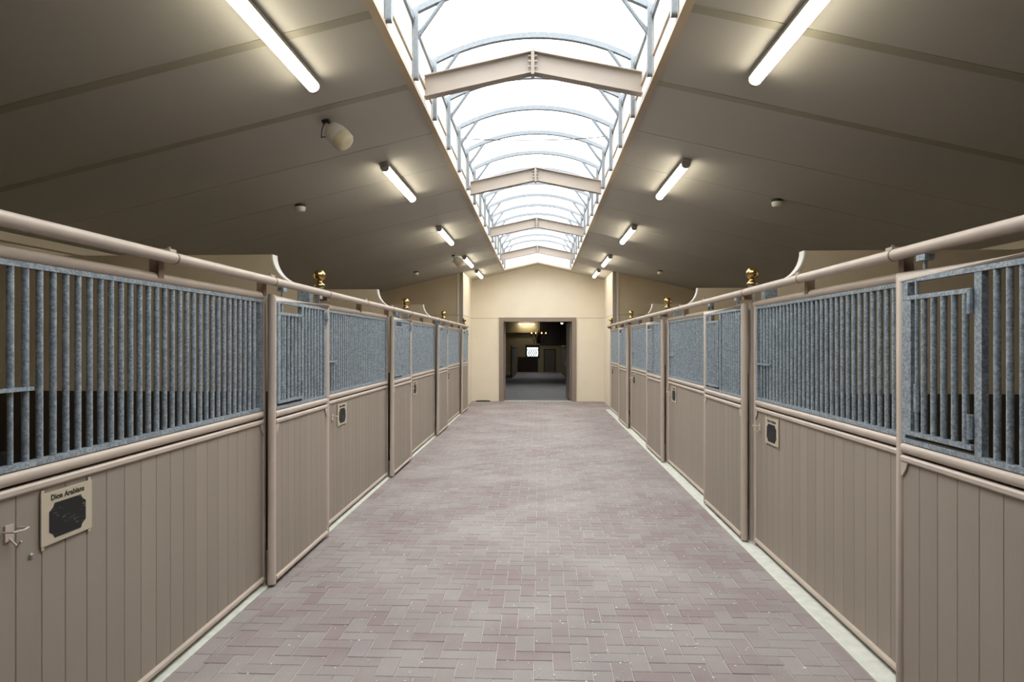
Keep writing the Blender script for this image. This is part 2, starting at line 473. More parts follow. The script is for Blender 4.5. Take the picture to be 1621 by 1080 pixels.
# ------------------------------------------------------------------ roof light: upstands, trim, glazing
YA = 1.2
light = struct(link('window_1', MB().box(-WS - 0.04, -WS + 0.045, YA, YS, roof(WS) + 0.02, 4.35).box(WS - 0.045, WS + 0.04, YA, YS, roof(WS) + 0.02, 4.35).mesh('upstand', M['white'])),
               'long arched roof light with white upstands along the ridge')
for s in (-1, 1):
    MB().box(*sorted((s * 0.945, s * 1.004)), YA, YS + 0.05, roof(WS) - 0.012, roof(WS) + 0.025).build('edge_trim', 'soffit', light)
    MB().box(*sorted((s * 0.935, s * 0.96)), YA, YS, 4.28, 4.33).build('top_rail', 'galv_dark', light)
for yy in (YS, YA - 0.06):   # end boards of the opening
    MB().prism([(-WS, roof(WS)), (0, RIDGE), (WS, roof(WS)), (WS, 4.36), (0.5, 4.56), (0, 4.64), (-0.5, 4.56), (-WS, 4.36)], 'y', yy, yy + 0.06).build('end_board', 'white', light)
MB().prism([(-WS, roof(WS) - 0.012), (0, RIDGE - 0.012), (WS, roof(WS) - 0.012), (WS, roof(WS) + 0.03), (0, RIDGE + 0.03), (-WS, roof(WS) + 0.03)], 'y', YS - 0.012, YS + 0.06).build('edge_trim', 'soffit', light)
AR, AX, AZ = 1.995, 0.93, 4.63
def arc(x, off=0.0): return AZ - AR + math.sqrt((AR + off) ** 2 - x * x)
AP = PITCH / 4
arch_y = [6.28 + AP * k for k in range(-2, 14)]
arch_y = [a for a in arch_y if a < YS - 0.1]
def pane_mesh(length):
    n = 16; vs = []; fs = []
    for t in (0.012, 0.018):
        for i in range(n + 1):
            x = -1.02 + 2.04 * i / n
            for yy in (0.004, length - 0.004): vs.append((x, yy, arc(x, 0.012 + t)))
    o2 = 2 * (n + 1)
    for i in range(n):
        a = 2 * i
        fs.append((a, a+1, a+3, a+2)); fs.append((o2+a, o2+a+2, o2+a+3, o2+a+1))
    return MB().add(vs, [fs[2*i] for i in range(n)])
pm = pane_mesh(AP).mesh('pane', M['glass'])
y = arch_y[0]
while y > YA: y -= AP
while y < YS:
    link('pane', pm, light, (0, y, 0)); y += AP
# ledges on the upstands between the arches
for i in range(len(arch_y) - 1):
    for s in (-1, 1):
        MB().box(*sorted((s * 0.94, s * 0.956)), arch_y[i] + 0.06, arch_y[i+1] - 0.04, 3.965, 3.985).build('ledge', 'soffit', light)

# arches
def make_arch():
    r = thing('skylight_arch', 'x', 'arch', group='galvanised arches of the roof light')
    m = MB(); n = 20; h, w = 0.05, 0.045
    vs = []; fs = []
    for i in range(n + 1):
        x = -0.965 + 1.93 * i / n
        zt = arc(x)
        for (dy, dz) in ((-w/2, -h), (w/2, -h), (w/2, 0), (-w/2, 0)): vs.append((x, dy, zt + dz))
    for i in range(n):
        for k in range(4): fs.append((4*i+k, 4*i+(k+1) % 4, 4*i+4+(k+1) % 4, 4*i+4+k))
    fs += [(3, 2, 1, 0), (4*n, 4*n+1, 4*n+2, 4*n+3)]
    m.add(vs, fs).build('arch_bar', 'galv_dark', r)
    for s in (-1, 1):
        prof = [(0.028 * math.cos(a), 3.848 - 0.028 * math.sin(a)) for a in [PI * k / 8 for k in range(9)]]
        prof = [(p[0], p[1]) for p in prof] + [(-0.028, arc(AX) - 0.01), (0.028, arc(AX) - 0.01)]
        MB().prism(prof, 'x', -0.019, 0.019).build('leg', 'galv_dark', r, loc=(s * (AX - 0.005), 0, 0))
        MB().tube((s * (AX - 0.01), 0, 4.16), (s * 0.70, 0, arc(0.70) - 0.035), 0.019, 8).build('brace', 'galv_dark', r, smooth=True)
        MB().tube((s * 0.95, -0.03, 4.305), (s * 0.95, 0.03, 4.305), 0.02, 8).build('bolt', 'black', r, smooth=True)
    return r
arch0 = make_arch()
index_children()
ordn = ['nearest', 'second', 'third', 'fourth', 'fifth', 'sixth', 'seventh', 'eighth', 'ninth', 'tenth', 'eleventh', 'twelfth', 'thirteenth', 'fourteenth', 'fifteenth', 'sixteenth']
for k, ay in enumerate(arch_y):
    lab = 'curved galvanised arch under the roof light, ' + ordn[k] + (' to the camera' if k == 0 else ' from the camera')
    if k == 0: arch0.location = (0, ay, 0); arch0['label'] = lab
    else: dup(arch0, None, (0, ay, 0), 0, lab)

# beams
def make_beam():
    r = thing('ridge_beam', 'x', 'beam', group='bolted beams across the roof light')
    xe = 0.95; zb0, zb1 = 3.885, 4.085; dp = 0.19
    for s in (-1, 1):
        m = MB()
        def strip(a0, a1, y0, y1):
            m.add([(0, y0, zb1 + a0), (s*xe, y0, zb0 + a0), (s*xe, y0, zb0 + a1), (0, y0, zb1 + a1),
                   (0, y1, zb1 + a0), (s*xe, y1, zb0 + a0), (s*xe, y1, zb0 + a1), (0, y1, zb1 + a1)],
                  [(0,1,2,3), (7,6,5,4), (0,4,5,1), (1,5,6,2), (2,6,7,3), (3,7,4,0)])
        strip(0.0, 0.009, -0.05, 0.05); strip(dp - 0.009, dp, -0.05, 0.05); strip(0.009, dp - 0.009, -0.003, 0.003)
        m.build('rafter', 'beam', r)
        MB().box(*sorted((s*0.001, s*0.014)), -0.052, 0.052, zb1 - 0.02, zb1 + dp + 0.02).build('end_plate', 'beam', r)
        for q in range(3):
            for yy in (-0.03, 0.03):
                MB().tube((s * 0.014, yy, zb1 + 0.05 + 0.047 * q), (s * 0.038, yy, zb1 + 0.05 + 0.047 * q), 0.010, 6).build('bolt', 'beam', r)
    return r
beam0 = make_beam(); index_children()
for k in range(4):
    by = 5.88 + PITCH * k + 0.03 * k
    lab = 'tan painted steel beam with bolted ridge joint, ' + ('nearest', 'second', 'third', 'farthest')[k] + ' of the row under the roof light'
    if k == 0: beam0.location = (0, by, 0); beam0['label'] = lab
    else: dup(beam0, None, (0, by, 0), 0, lab)
wr = MB().sweep([(-0.93, 8.4, 4.30)] + [(-0.93 + 1.86 * i / 12, 8.4, 4.30 - 0.035 * (1 - ((i - 6) / 6) ** 2)) for i in range(1, 12)] + [(0.93, 8.4, 4.31)], 0.006, 5).build('wire', 'black')
tag(wr, 'thin dark wire strung across the roof light between two arches', 'wire')

# ------------------------------------------------------------------ ceiling fittings
def lamp_root(x, y, label, length=1.6):
    s = -1 if x < 0 else 1
    r = thing('strip_lamp', label, 'lamp', (x, y, roof(x) - 0.008), 0, 'fluorescent lamps along the ceiling')
    r.rotation_euler = (0, s * math.atan(SLOPE), 0)
    L = length / 2
    MB().prism([(-0.042, 0.0), (0.042, 0.0), (0.046, -0.045), (-0.046, -0.045)], 'y', -L, L).build('housing', 'housing', r)
    prof = [(-0.043, -0.046)] + [(-0.043 * math.cos(a), -0.055 - 0.038 * math.sin(a)) for a in [PI * k / 8 for k in range(9)]] + [(0.043, -0.046)]
    MB().prism(prof, 'y', -L + 0.03, L - 0.03).build('diffuser', 'lampglow', r)
    for e in (-1, 1):
        MB().prism([(p[0] * 1.06, p[1] * 1.04 + 0.002) for p in prof], 'y', *sorted((e * L, e * (L - 0.03)))).build('end_cap', 'housing', r)
    return r
ord5 = ['nearest', 'second', 'third', 'fourth', 'farthest']
for s, nm in ((-1, 'left'), (1, 'right')):
    for k, (yy, ln) in enumerate(((4.05, 1.65), (7.9, 1.6), (11.78, 1.6), (15.5, 1.6), (18.3, 1.5))):
        lamp_root(s * 1.61, yy, 'lit fluorescent strip lamp on the ' + nm + ' ceiling slope, ' + ord5[k] + ' of its row', ln)

def speaker(x, y, label, yaw):
    r = thing('loudspeaker', label, 'loudspeaker', (x, y, roof(x)), 0, 'loudspeakers on the left ceiling slope')
    MB().box(-0.03, 0.03, -0.03, 0.03, -0.03, 0.0).build('mount', 'black', r)
    MB().sweep([(0, 0, -0.02), (0.01, 0.0, -0.07), (0.04, -0.03, -0.12)], 0.014, 8).build('bracket_arm', 'spk_w', r, smooth=True)
    MB().sweep([(-0.015, -0.01, -0.02), (-0.03, -0.03, -0.10), (-0.03, -0.04, -0.16), (0.03, -0.04, -0.15)], 0.004, 6).build('cable', 'black', r, smooth=True)
    bd = MB().lathe([(0.062, -0.14), (0.085, -0.125), (0.105, -0.06), (0.112, 0.01)], seg=28).build('body', 'spk_w', r, smooth=True)
    gr = MB().lathe([(0.111, 0.01), (0.112, 0.03), (0.104, 0.09), (0.085, 0.112), (0.05, 0.12)], seg=28).build('grille', 'spk_g', r, smooth=True)
    for o in (bd, gr):
        o.location = (0.12, -0.03, -0.155); o.rotation_euler = Vector((0.72, -0.06, -0.68)).to_track_quat('Z', 'Y').to_euler(); o.scale = (0.84,) * 3
    return r
speaker(-1.76, 5.65, 'white drum loudspeaker hanging from ceiling beside the nearest left lamp', 0.0)
speaker(-1.80, 14.35, 'small far white loudspeaker on left ceiling beside a strip lamp', 0.0)

for (x, y, lab) in ((-2.80, 7.9, 'white smoke detector on the left ceiling slope, nearer of two'), (2.80, 7.85, 'white smoke detector on the right ceiling slope, nearer of two'),
                    (-2.80, 15.4, 'white smoke detector on the left ceiling slope, farther of two'), (2.80, 15.4, 'white smoke detector on the right ceiling slope, farther of two')):
    r = thing('smoke_detector', lab, 'smoke detector', (x, y, roof(x)), 0, 'smoke detectors')
    MB().lathe([(0.062, 0.0), (0.065, -0.02), (0.06, -0.03)]).build('base', 'black', r, smooth=True)
    MB().lathe([(0.06, -0.03), (0.063, -0.05), (0.05, -0.085), (0.026, -0.092)]).build('cover', 'spk_w', r, smooth=True)

# ------------------------------------------------------------------ stall fronts. Local frame: y runs along the front, aisle on the -x side
ZS, ZT = 1.215, 2.055
TR = 0.027
def bar_mesh(z0, z1, r=0.0135): return MB().tube((0, 0, z0), (0, 0, z1), r, 10).mesh('bar', M['galv'], True)
BAR = bar_mesh(1.262, 2.012)
BAR_S = bar_mesh(1.545, 2.012)
ROD = bar_mesh(1.262, 1.545, 0.0105)
BD_W = 0.134
def board_mesh(w, z0, z1):
    c = 0.003; a = w / 2 - 0.0008
    return MB().prism([(0.012, -a), (0.012, a), (-0.012 + c, a), (-0.012, a - c), (-0.012, -a + c), (-0.012 + c, -a)], 'z', z0, z1).mesh('board', M['board'])

def lower_wall(r, s0, s1, x):
    """boards with the rails above and below them"""
    n = max(1, round((s1 - s0) / BD_W)); w = (s1 - s0) / n
    me = board_mesh(w, 0.05, 1.165)
    for k in range(n): link('board', me, r, (x, s0 + w * (k + 0.5), 0))
    MB().box(x + 0.014, x + 0.03, s0, s1, 0.04, 1.2).build('backing_panel', 'back', r)  # added unseen behind the boards so no light leaks between them
    MB().tube((x, s0, ZS), (x, s1, ZS), TR, 16).build('sill_tube', 'tan', r, smooth=True)
    p = [(x - 0.024 + 0.012 * (1 - math.cos(a)), 1.15 + 0.018 - 0.018 * math.cos(PI * 0)) for a in (0,)]
    prof = [(x + 0.02, 1.148), (x - 0.018, 1.148), (x - 0.026, 1.156), (x - 0.026, 1.172), (x - 0.018, 1.18), (x + 0.02, 1.18)]
    MB().prism(prof, 'y', s0, s1).build('lower_rail', 'tan', r)
    prof = [(x + 0.02, 0.03), (x - 0.018, 0.03), (x - 0.028, 0.04), (x - 0.028, 0.058), (x - 0.02, 0.068), (x + 0.02, 0.068)]
    MB().prism(prof, 'y', s0, s1).build('bottom_rail', 'tan', r)
    for (sa, d) in ((s0, 1), (s1, -1)):
        MB().prism([(sa, 1.148), (sa + d * 0.055, 1.148), (sa + d * 0.04, 1.115), (sa + d * 0.015, 1.085), (sa, 1.08)], 'x', x - 0.022, x - 0.014).build('gusset', 'tan', r)

def grille_edge(r, s0, s1, x):
    MB().box(x - 0.016, x + 0.016, s0, s1, 2.008, 2.030).build('grille_rail', 'galv', r)
    MB().box(x - 0.016, x + 0.016, s0, s1, 1.243, 1.266).build('grille_rail', 'galv', r)

def make_fixed(s0, s1):
    r = thing('stall_front', 'x', 'stall front', group='fixed barred fronts of the stalls')
    a, b = s0 + 0.025, s1 - 0.025
    MB().tube((0, s0, ZT), (0, s1, ZT), TR, 16).build('top_tube', 'tan', r, smooth=True)
    for sa in (a, b): MB().tube((0, sa, 0.0), (0, sa, ZT + 0.01), 0.025, 14).build('end_post', 'tan', r, smooth=True)
    for c in (s0 + 0.05, (s0 + s1) / 2 + 0.05): MB().box(-0.03, 0.02, c - 0.025, c + 0.025, ZT, 2.203).build('rail_bracket', 'brown', r)
    a += 0.025; b -= 0.025
    lower_wall(r, a, b, 0.0)
    grille_edge(r, a, b, 0.0)
    MB().box(-0.014, 0.014, a, a + 0.045, 1.266, 2.008).build('grille_stile', 'galv', r)
    MB().box(-0.014, 0.014, b - 0.03, b, 1.266, 2.008).build('grille_stile', 'galv', r)
    n = int((b - a - 0.075) / 0.0755); st = (b - a - 0.075) / (n + 1)
    feed = 3
    for k in range(1, n + 1):
        sk = a + 0.045 + st * k
        if k > n - feed:
            link('bar', BAR_S, r, (0, sk, 0)); link('feed_rod', ROD, r, (0.0, sk, 0))
        else: link('bar', BAR, r, (0, sk, 0))
    sf = a + 0.045 + st * (n - feed)
    MB().box(-0.02, 0.02, sf - 0.02, b, 1.538, 1.552).build('feed_bar', 'galv', r)
    return r, b

def make_door(s0, s1):
    """sliding door, its hatch at the s1 side"""
    r = thing('sliding_gate', 'x', 'stall door', group='sliding stall doors with hatches')
    x = -DOOR_OFF
    zt = 2.04
    MB().sweep([(x, s0 + TR, 0.02), (x, s0 + TR, zt), (x, s1 - TR, zt), (x, s1 - TR, 0.02)], TR + 0.002, 16).build('frame', 'tan', r, smooth=True)
    a, b = s0 + 2 * TR, s1 - 2 * TR
    lower_wall(r, a, b, x)
    grille_edge(r, a, b, x)
    fl = lambda nm, y0, y1, z0, z1, t=0.016, par=r: MB().box(x - t, x + t, y0, y1, z0, z1).build(nm, 'galv', par)
    fl('grille_stile', b - 0.028, b, 1.266, 2.008)
    fl('grille_stile', a, a + 0.05, 1.266, 2.008, 0.012)
    hw = 0.50; h0 = b - 0.035 - hw; h1 = b - 0.035
    fl('hinge_post', h0 - 0.045, h0, 1.266, 2.008, 0.014)
    n = int((h0 - 0.045 - a - 0.05) / 0.075); st = (h0 - 0.045 - a - 0.05) / (n + 1)
    for k in range(1, n + 1): link('bar', BAR, r, (x, a + 0.05 + st * k, 0))
    # hatch
    xh = x - 0.01
    h = MB().box(xh - 0.014, xh + 0.014, h0 + 0.004, h1, 1.925, 1.945).box(xh - 0.014, xh + 0.014, h0 + 0.004, h1, 1.285, 1.305)\
            .box(xh - 0.012, xh + 0.012, h1 - 0.05, h1, 1.305, 1.925).build('hatch', 'galv', r)
    MB().box(xh - 0.014, xh + 0.014, h1 - 0.028, h1, 1.945, 2.008).build('stop', 'galv', h)
    hb = bar_mesh(1.305, 1.925)
    nb = 5
    for k in range(nb):
        link('hatch_bar', hb, h, (xh, h0 + 0.06 + k * 0.075, 0))
    MB().tube((xh - 0.005, h1 - 0.09, 1.295), (xh - 0.005, h1 - 0.09, 2.01), 0.009, 8).build('latch_rod', 'galv', h, smooth=True)
    MB().tube((xh - 0.005, h1 - 0.09, 1.40), (xh - 0.005, h1 - 0.09, 1.53), 0.014, 8).build('latch_sleeve', 'galv', h, smooth=True)
    for z in (1.33, 1.84):
        MB().tube((xh - 0.012, h0 + 0.012, z), (xh - 0.012, h0 + 0.012, z + 0.1), 0.013, 8).build('hinge', 'galv', h, smooth=True)
    # hangers and latch
    for sa in (s0 + 0.22, s1 - 0.22):
        hg = MB().tube((x, sa, zt + 0.02), (x, sa, 2.127), 0.009, 8).build('hanger', 'galv', r, smooth=True)
        MB().box(x - 0.022, x + 0.022, sa - 0.035, sa + 0.035, 2.10, 2.127).build('roller_block', 'galv', hg)
    MB().box(x - 0.04, x - 0.012, a - 0.005, a + 0.045, 1.93, 1.97).box(x - 0.03, x - 0.012, a + 0.01, a + 0.03, 1.89, 1.99).build('latch', 'galv', r)
    return r

def place_side(side):
    s = 1 if side == 'right' else -1
    rz = 0 if s == 1 else PI
    P = PR if s == 1 else PL
    ds0, ds1, fs0, fs1 = (-0.015, 1.36, 1.39, PITCH - 0.045) if s == 1 else (0.04, 1.29, 1.21, PITCH - 0.045)
    fx, b = make_fixed(fs0, fs1); dr = make_door(ds0, ds1)
    index_children()
    words = ('nearest', 'second from the camera', 'third from the camera', 'farthest')
    base = [P[0] - PITCH] + P[:3] if s == 1 else P
    info = []
    for k in range(4):
        loc = (s * XF, base[k], 0)
        lf = 'boarded stall front with galvanised bars, %s side of aisle, %s' % (side, words[k])
        ld = 'sliding stall door with barred hatch, %s side of aisle, %s' % (side, words[k])
        if k == 0:
            for o, l in ((fx, lf), (dr, ld)): o.location = loc; o.rotation_euler = (0, 0, rz); o['label'] = l
        else:
            dup(fx, None, loc, rz, lf); dup(dr, None, loc, rz, ld)
        info.append(loc)
    if s == -1: MB().lathe([(0.012, 0.0), (0.012, 0.004), (0.006, 0.008)], seg=12).build('bolt_head', 'screw', fx, loc=(-0.012, 3.42, 0.9)).rotation_euler = (0, -PI / 2, 0)
    # overhead rail
    ya, yb = 0.6, P[3] + 0.12
    rail = thing('overhead_rail', 'long taupe overhead rail carrying the sliding doors on the %s' % side, 'rail', (s * (XF - DOOR_OFF), 0, 0))
    cuts = [ya]
    for k in range(4):
        bb = base[k]
        for q in (fs0 + 0.02, (fs0 + fs1) / 2 + 0.02): cuts.append(bb + s * q)
        if k < 3 or s == 1: cuts.append(bb + s * PITCH if s == 1 else bb)
    cuts = sorted(c for c in cuts if ya + 0.2 < c < yb - 0.3)
    ends = [ya] + cuts + [yb]
    for i in range(len(ends) - 1):
        MB().tube((0, ends[i] + 0.0015, 2.16), (0, ends[i+1] - 0.0015, 2.16), 0.0295, 18).build('rail_tube', 'tan', rail, smooth=True)
    for c in cuts:
        MB().tube((0, c - 0.006, 2.16), (0, c + 0.006, 2.16), 0.0315, 18).build('joint_ring', 'brown', rail, smooth=True)
    for k in range(4):
        for q in (fs0 + 0.05, (fs0 + fs1) / 2 + 0.05):
            c = base[k] + s * q
            br = MB().box(*sorted((s * -0.012, s * 0.048)), c - 0.03, c + 0.03, 2.188, 2.202).build('clamp_plate', 'tan', rail)
            MB().tube((s * 0.01, c, 2.20), (s * 0.01, c, 2.215), 0.008, 6).build('bolt', 'screw', br)
    # posts with brass balls
    for k in range(4):
        r = thing('partition_post', 'taupe post topped by a brass ball on the %s, %s' % (side, words[k]), 'post', (s * XF, P[k] + (0.05 if s == 1 else 0.0), 0), 0, 'posts with brass balls')
        MB().tube((0, 0, 0), (0, 0, 2.235), 0.032, 16).build('post_tube', 'tan', r, smooth=True)
        MB().box(*sorted((-s * 0.08, s * 0.0)), -0.03, 0.03, 2.10, 2.19).build('rail_bracket', 'brown', r)
        MB().lathe([(0.035, 0), (0.035, 0.03)], (0, 0, 2.20)).build('collar', 'screw', r, smooth=True)
        prof = [(0.047, 0.0), (0.048, 0.008), (0.046, 0.016), (0.034, 0.026), (0.024, 0.036), (0.021, 0.044), (0.026, 0.050)]
        c0 = 0.097; rr = 0.053
        prof += [(rr * math.cos(a), c0 + rr * math.sin(a)) for a in [math.radians(d) for d in range(-58, 86, 8)]] + [(0.003, c0 + rr)]
        f = MB().lathe(prof, (0, 0, 2.23), 32).build('finial', 'brass', r, smooth=True); f['label'] = 'polished brass ball finial'
        MB().box(-0.05, 0.05, -0.05, 0.05, 0, 0.008).build('foot_plate', 'kerb', r)
    # partitions
    for k in range(3):
        r = thing('stall_partition', 'tan plaster partition with lit curved edge painted white behind the %s stall front, %s' % (side, ('nearest', 'second', 'third')[k]), 'partition', (0, P[k], 0), 0, 'partitions between the stalls')
        cx, R = 2.05, 0.275
        curve = [(cx + R * math.sin(a), 2.235 + R * (1 - math.cos(a))) for a in [PI / 2 * q / 10 for q in range(2, 11)]]
        pts = [(s * 2.09, 1.29), (s * 2.09, 2.2)] + [(s * x, z) for x, z in curve] + [(s * XW, 2.51), (s * XW, 1.29)]
        MB().prism(pts, 'y', -0.05, 0.05).build('upper_panel', 'plaster', r)
        MB().box(*sorted((s * 2.09, s * XW)), -0.055, 0.055, 0.0, 1.29).build('kick_panel', 'kick', r)
        m = MB()
        line = curve
        for q in range(len(line) - 1):
            (xa, za), (xb, zb) = line[q], line[q+1]
            d = Vector((xb - xa, zb - za)); nrm = Vector((-d.y, d.x)).normalized() * 0.012
            m.prism([(s*xa, za), (s*xb, zb), (s*(xb + nrm.x), zb + nrm.y), (s*(xa + nrm.x), za + nrm.y)], 'y', -0.053, 0.053)
        m.build('edge_trim', 'white', r)  # white strip paints in the light on the partition's end edge
        MB().box(*sorted((s * 1.985, s * 2.085)), -0.05, 0.05, 0.0, 2.2).build('galvanised_column', 'galv', r)
    # name plates, tie hooks and feed troughs
    for k in range(4):
        c = base[k] + s * (PITCH - 0.50) if s == 1 else base[k] - (PITCH - 0.62)
        lab = ('cream name plate with black chalk panel on the %s stall front, %s' % (side, words[k]))
        r = thing('name_plate', lab, 'sign', (s * (XF - 0.013), c, 1.022), 0, 'name plates')
        fy = -s            # reading direction along y
        hw, hh = 0.148, 0.104
        def P3(u, z, t): return (-s * t, fy * u, z)
        def plate(outline, t0, t1, nm, m, par):
            n = len(outline)
            vs = [P3(u, z, t0) for u, z in outline] + [P3(u, z, t1) for u, z in outline]
            fs = [(i, (i+1) % n, (i+1) % n + n, i + n) for i in range(n)] + [tuple(range(n))[::-1], tuple(range(n, 2*n))]
            return MB().add(vs, fs).build(nm, m, par)
        pl = plate([(-hw, -hh), (hw, -hh), (hw, hh), (-hw, hh)], 0.004, 0.010, 'plate', 'plate', r)
        a, b2, c1 = 0.106, 0.070, 0.03
        out = [(-a + c1, -b2), (a - c1, -b2), (a - c1 * 0.7, -b2 + c1 * 0.55), (a, -b2 + c1), (a, b2 - c1), (a - c1 * 0.7, b2 - c1 * 0.55), (a - c1, b2),
               (-a + c1, b2), (-a + c1 * 0.7, b2 - c1 * 0.55), (-a, b2 - c1), (-a, -b2 + c1), (-a + c1 * 0.7, -b2 + c1 * 0.55)]
        plate([(u, z - 0.014) for u, z in out], 0.010, 0.012, 'chalk_panel', 'chalk', r)
        for u in (-1, 1):
            for z in (-1, 1):
                t_ = plate([(u * (hw - 0.012) - 0.008, z * hh), (u * (hw - 0.012) + 0.008, z * hh), (u * (hw - 0.012) + 0.008, z * (hh + 0.013)), (u * (hw - 0.012) - 0.008, z * (hh + 0.013))][::1], 0.003, 0.007, 'tab', 'plate', r)
        tx = text_mesh()
        if tx:
            o = link('lettering', tx, r); o.location = P3(0, hh - 0.025, 0.0105)
            o.rotation_euler = (PI / 2, 0, -s * PI / 2)
        # tie hook beside the plate, on the partition side
        cy = c + s * 0.30
        r = thing('tie_hook', 'small wire halter hook beside the %s name plate on the %s' % (words[k].replace(' from the camera', ''), side), 'hook', (s * (XF - 0.013), cy, 1.02), 0, 'halter hooks')
        MB().box(*sorted((0, -s * 0.006)), -0.02, 0.02, -0.03, 0.03).build('back_plate', 'tan', r)
        MB().sweep([(-s * 0.004, -0.035, 0.01), (-s * 0.05, -0.035, 0.012), (-s * 0.062, 0, 0.012), (-s * 0.05, 0.035, 0.012), (-s * 0.004, 0.035, 0.01)], 0.004, 6).build('ring', 'tan', r, smooth=True)
        MB().sweep([(-s * 0.004, 0.0, -0.02), (-s * 0.035, 0.0, -0.05), (-s * 0.05, 0.0, -0.03)], 0.004, 6).build('hook', 'tan', r, smooth=True)
        if k < 3:
            cy = base[k] + s * (PITCH - 0.27)
            r = thing('feed_trough', 'dark corner feed trough behind the bars of the %s stall front, %s' % (side, words[k]), 'trough', (s * (XF + 0.22), cy, 1.0), 0, 'feed troughs')
            MB().prism([(-0.13, 0.0), (0.13, 0.0), (0.15, 0.3), (0.13, 0.3), (0.11, 0.02), (-0.11, 0.02), (-0.13, 0.3), (-0.15, 0.3)], 'y', -0.16, 0.16).build('trough_shell', 'black', r)
            for e in (-1, 1): MB().box(-0.14, 0.14, *sorted((e * 0.16, e * 0.175)), 0.0, 0.3).build('trough_end', 'black', r)

_tx = []
def text_mesh():
    if _tx: return _tx[0]
    cu = bpy.data.curves.new('lettering', 'FONT'); cu.body = 'Dion Arabians'; cu.size = 0.031
    cu.align_x = 'CENTER'; cu.align_y = 'CENTER'; cu.extrude = 0.0006; cu.offset = 0.001; cu.space_character = 1.08
    o = bpy.data.objects.new('lettering_curve', cu); COL.objects.link(o)
    dg = bpy.context.evaluated_depsgraph_get(); dg.update()
    me = bpy.data.meshes.new_from_object(o.evaluated_get(dg))
    bpy.data.objects.remove(o); bpy.data.curves.remove(cu)
    me.name = 'lettering'; me.materials.clear(); me.materials.append(M['ink'])
    _tx.append(me); return me

place_side('left'); place_side('right')

# ------------------------------------------------------------------ doorway in the end wall
fr = struct(link('door_1', MB().box(-DW, -DW + 0.13, Y1 - 0.03, Y1 + 0.22, 0, DH).box(DW - 0.13, DW, Y1 - 0.03, Y1 + 0.22, 0, DH)
            .box(-DW + 0.13, DW - 0.13, Y1 - 0.03, Y1 + 0.22, DH - 0.12, DH).mesh('frame', M['doorframe'])), 'grey-brown frame of the doorway in the end wall')
def leaf(side, ang):
    s = -1 if side == 'left' else 1
    r = thing('hinged_leaf', 'grey-brown door leaf standing open at the %s of the end doorway' % side, 'door', (s * (DW - 0.135), Y1 + 0.2, 0), s * ang)
    MB().box(*sorted((0, -s * 0.045)), 0, 1.25, 0.02, DH - 0.14).build('panel', 'leaf', r)
    MB().box(*sorted((-s * 0.045, -s * 0.055)), 0.04, 1.21, 0.05, 0.25).build('kick_plate', 'leaf', r)
    hd = MB().tube((-s * 0.045, 1.16, 1.02), (-s * 0.10, 1.16, 1.02), 0.011, 8).build('handle', 'screw', r, smooth=True)
    MB().tube((-s * 0.10, 1.17, 1.02), (-s * 0.10, 1.05, 1.02), 0.010, 8).build('grip', 'screw', hd, smooth=True)
leaf('right', math.radians(3)); leaf('left', math.radians(-5))
struct(MB().box(-DW, DW, Y1 - 0.03, Y1 + 0.25, -0.05, 0.002).build('trim_3', 'kerb'))
g = MB()
g.prism([(-0.22, 0.0), (0.22, 0.0), (0.2, 0.025), (0.08, 0.032), (-0.1, 0.028), (-0.2, 0.02)], 'y', -0.07, 0.07)
o = g.build('floor_mat', 'green', loc=(-1.62, Y1 - 0.12, 0.001)); tag(o, 'dark green mat lying at the foot of the end wall', 'mat')

# ------------------------------------------------------------------ hall beyond the doorway (floor falls away gently)
YR = Y1 + 0.2; YB = 62.0; ZB = -0.94
rf = MB()
rf.add([(-5, YR, -0.004), (5, YR, -0.004), (5, 50, -0.8), (-5, 50, -0.8), (5, YB + 0.3, ZB), (-5, YB + 0.3, ZB),
        (-5, YR, -0.3), (5, YR, -0.3), (5, YB + 0.3, -1.3), (-5, YB + 0.3, -1.3)], [(0,1,2,3), (3,2,4,5), (6,9,8,7), (0,6,7,1), (4,8,9,5)])
struct(rf.build('floor_far_hall', 'farpaver'))
wall('wall_far_left', (-5.2, -5, YR, YB + 0.3, -1.3, 4.22), m='oldtan'); wall('wall_far_right', (5, 5.2, YR, YB + 0.3, -1.3, 4.22), m='oldtan')
cf = MB()
for (ya, yb, xa, xb) in ((YR, 22.5, -5.2, 5.2), (22.5, 33, -5.2, -0.4), (22.5, 33, 0.4, 5.2), (33, 47, -5.2, 5.2), (47, 60, -5.2, -0.2), (47, 60, 0.2, 5.2), (60, YB + 0.3, -5.2, 5.2)):
    cf.box(xa, xb, ya, yb, 4.10, 4.22)
struct(cf.build('ceiling_far_hall', 'dceil'))
for n_, (ya, yb, hw_) in enumerate(((22.5, 33, 0.4), (47, 60, 0.2))):  # second, unseen opening is added to brighten the far end of this hall
    w_ = struct(link('window_%d' % (n_ + 3), MB().box(-hw_ - 0.05, -hw_, ya, yb, 4.08, 4.24).box(hw_, hw_ + 0.05, ya, yb, 4.08, 4.24).mesh('frame', M['white'])), ('nearer', 'added unseen farther')[n_] + ' flat roof light of the hall beyond the doorway')
    MB().box(-hw_, hw_, ya, yb, 4.16, 4.166).build('pane', 'glass', w_)
wall('wall_far_front', (-5.2, -XE - 0.1, YR - 0.02, YR + 0.1, -0.3, 4.22), (XE + 0.1, 5.2, YR - 0.02, YR + 0.1, -0.3, 4.22), (-XE - 0.1, XE + 0.1, YR, YR + 0.1, DH, 4.22), m='oldtan')
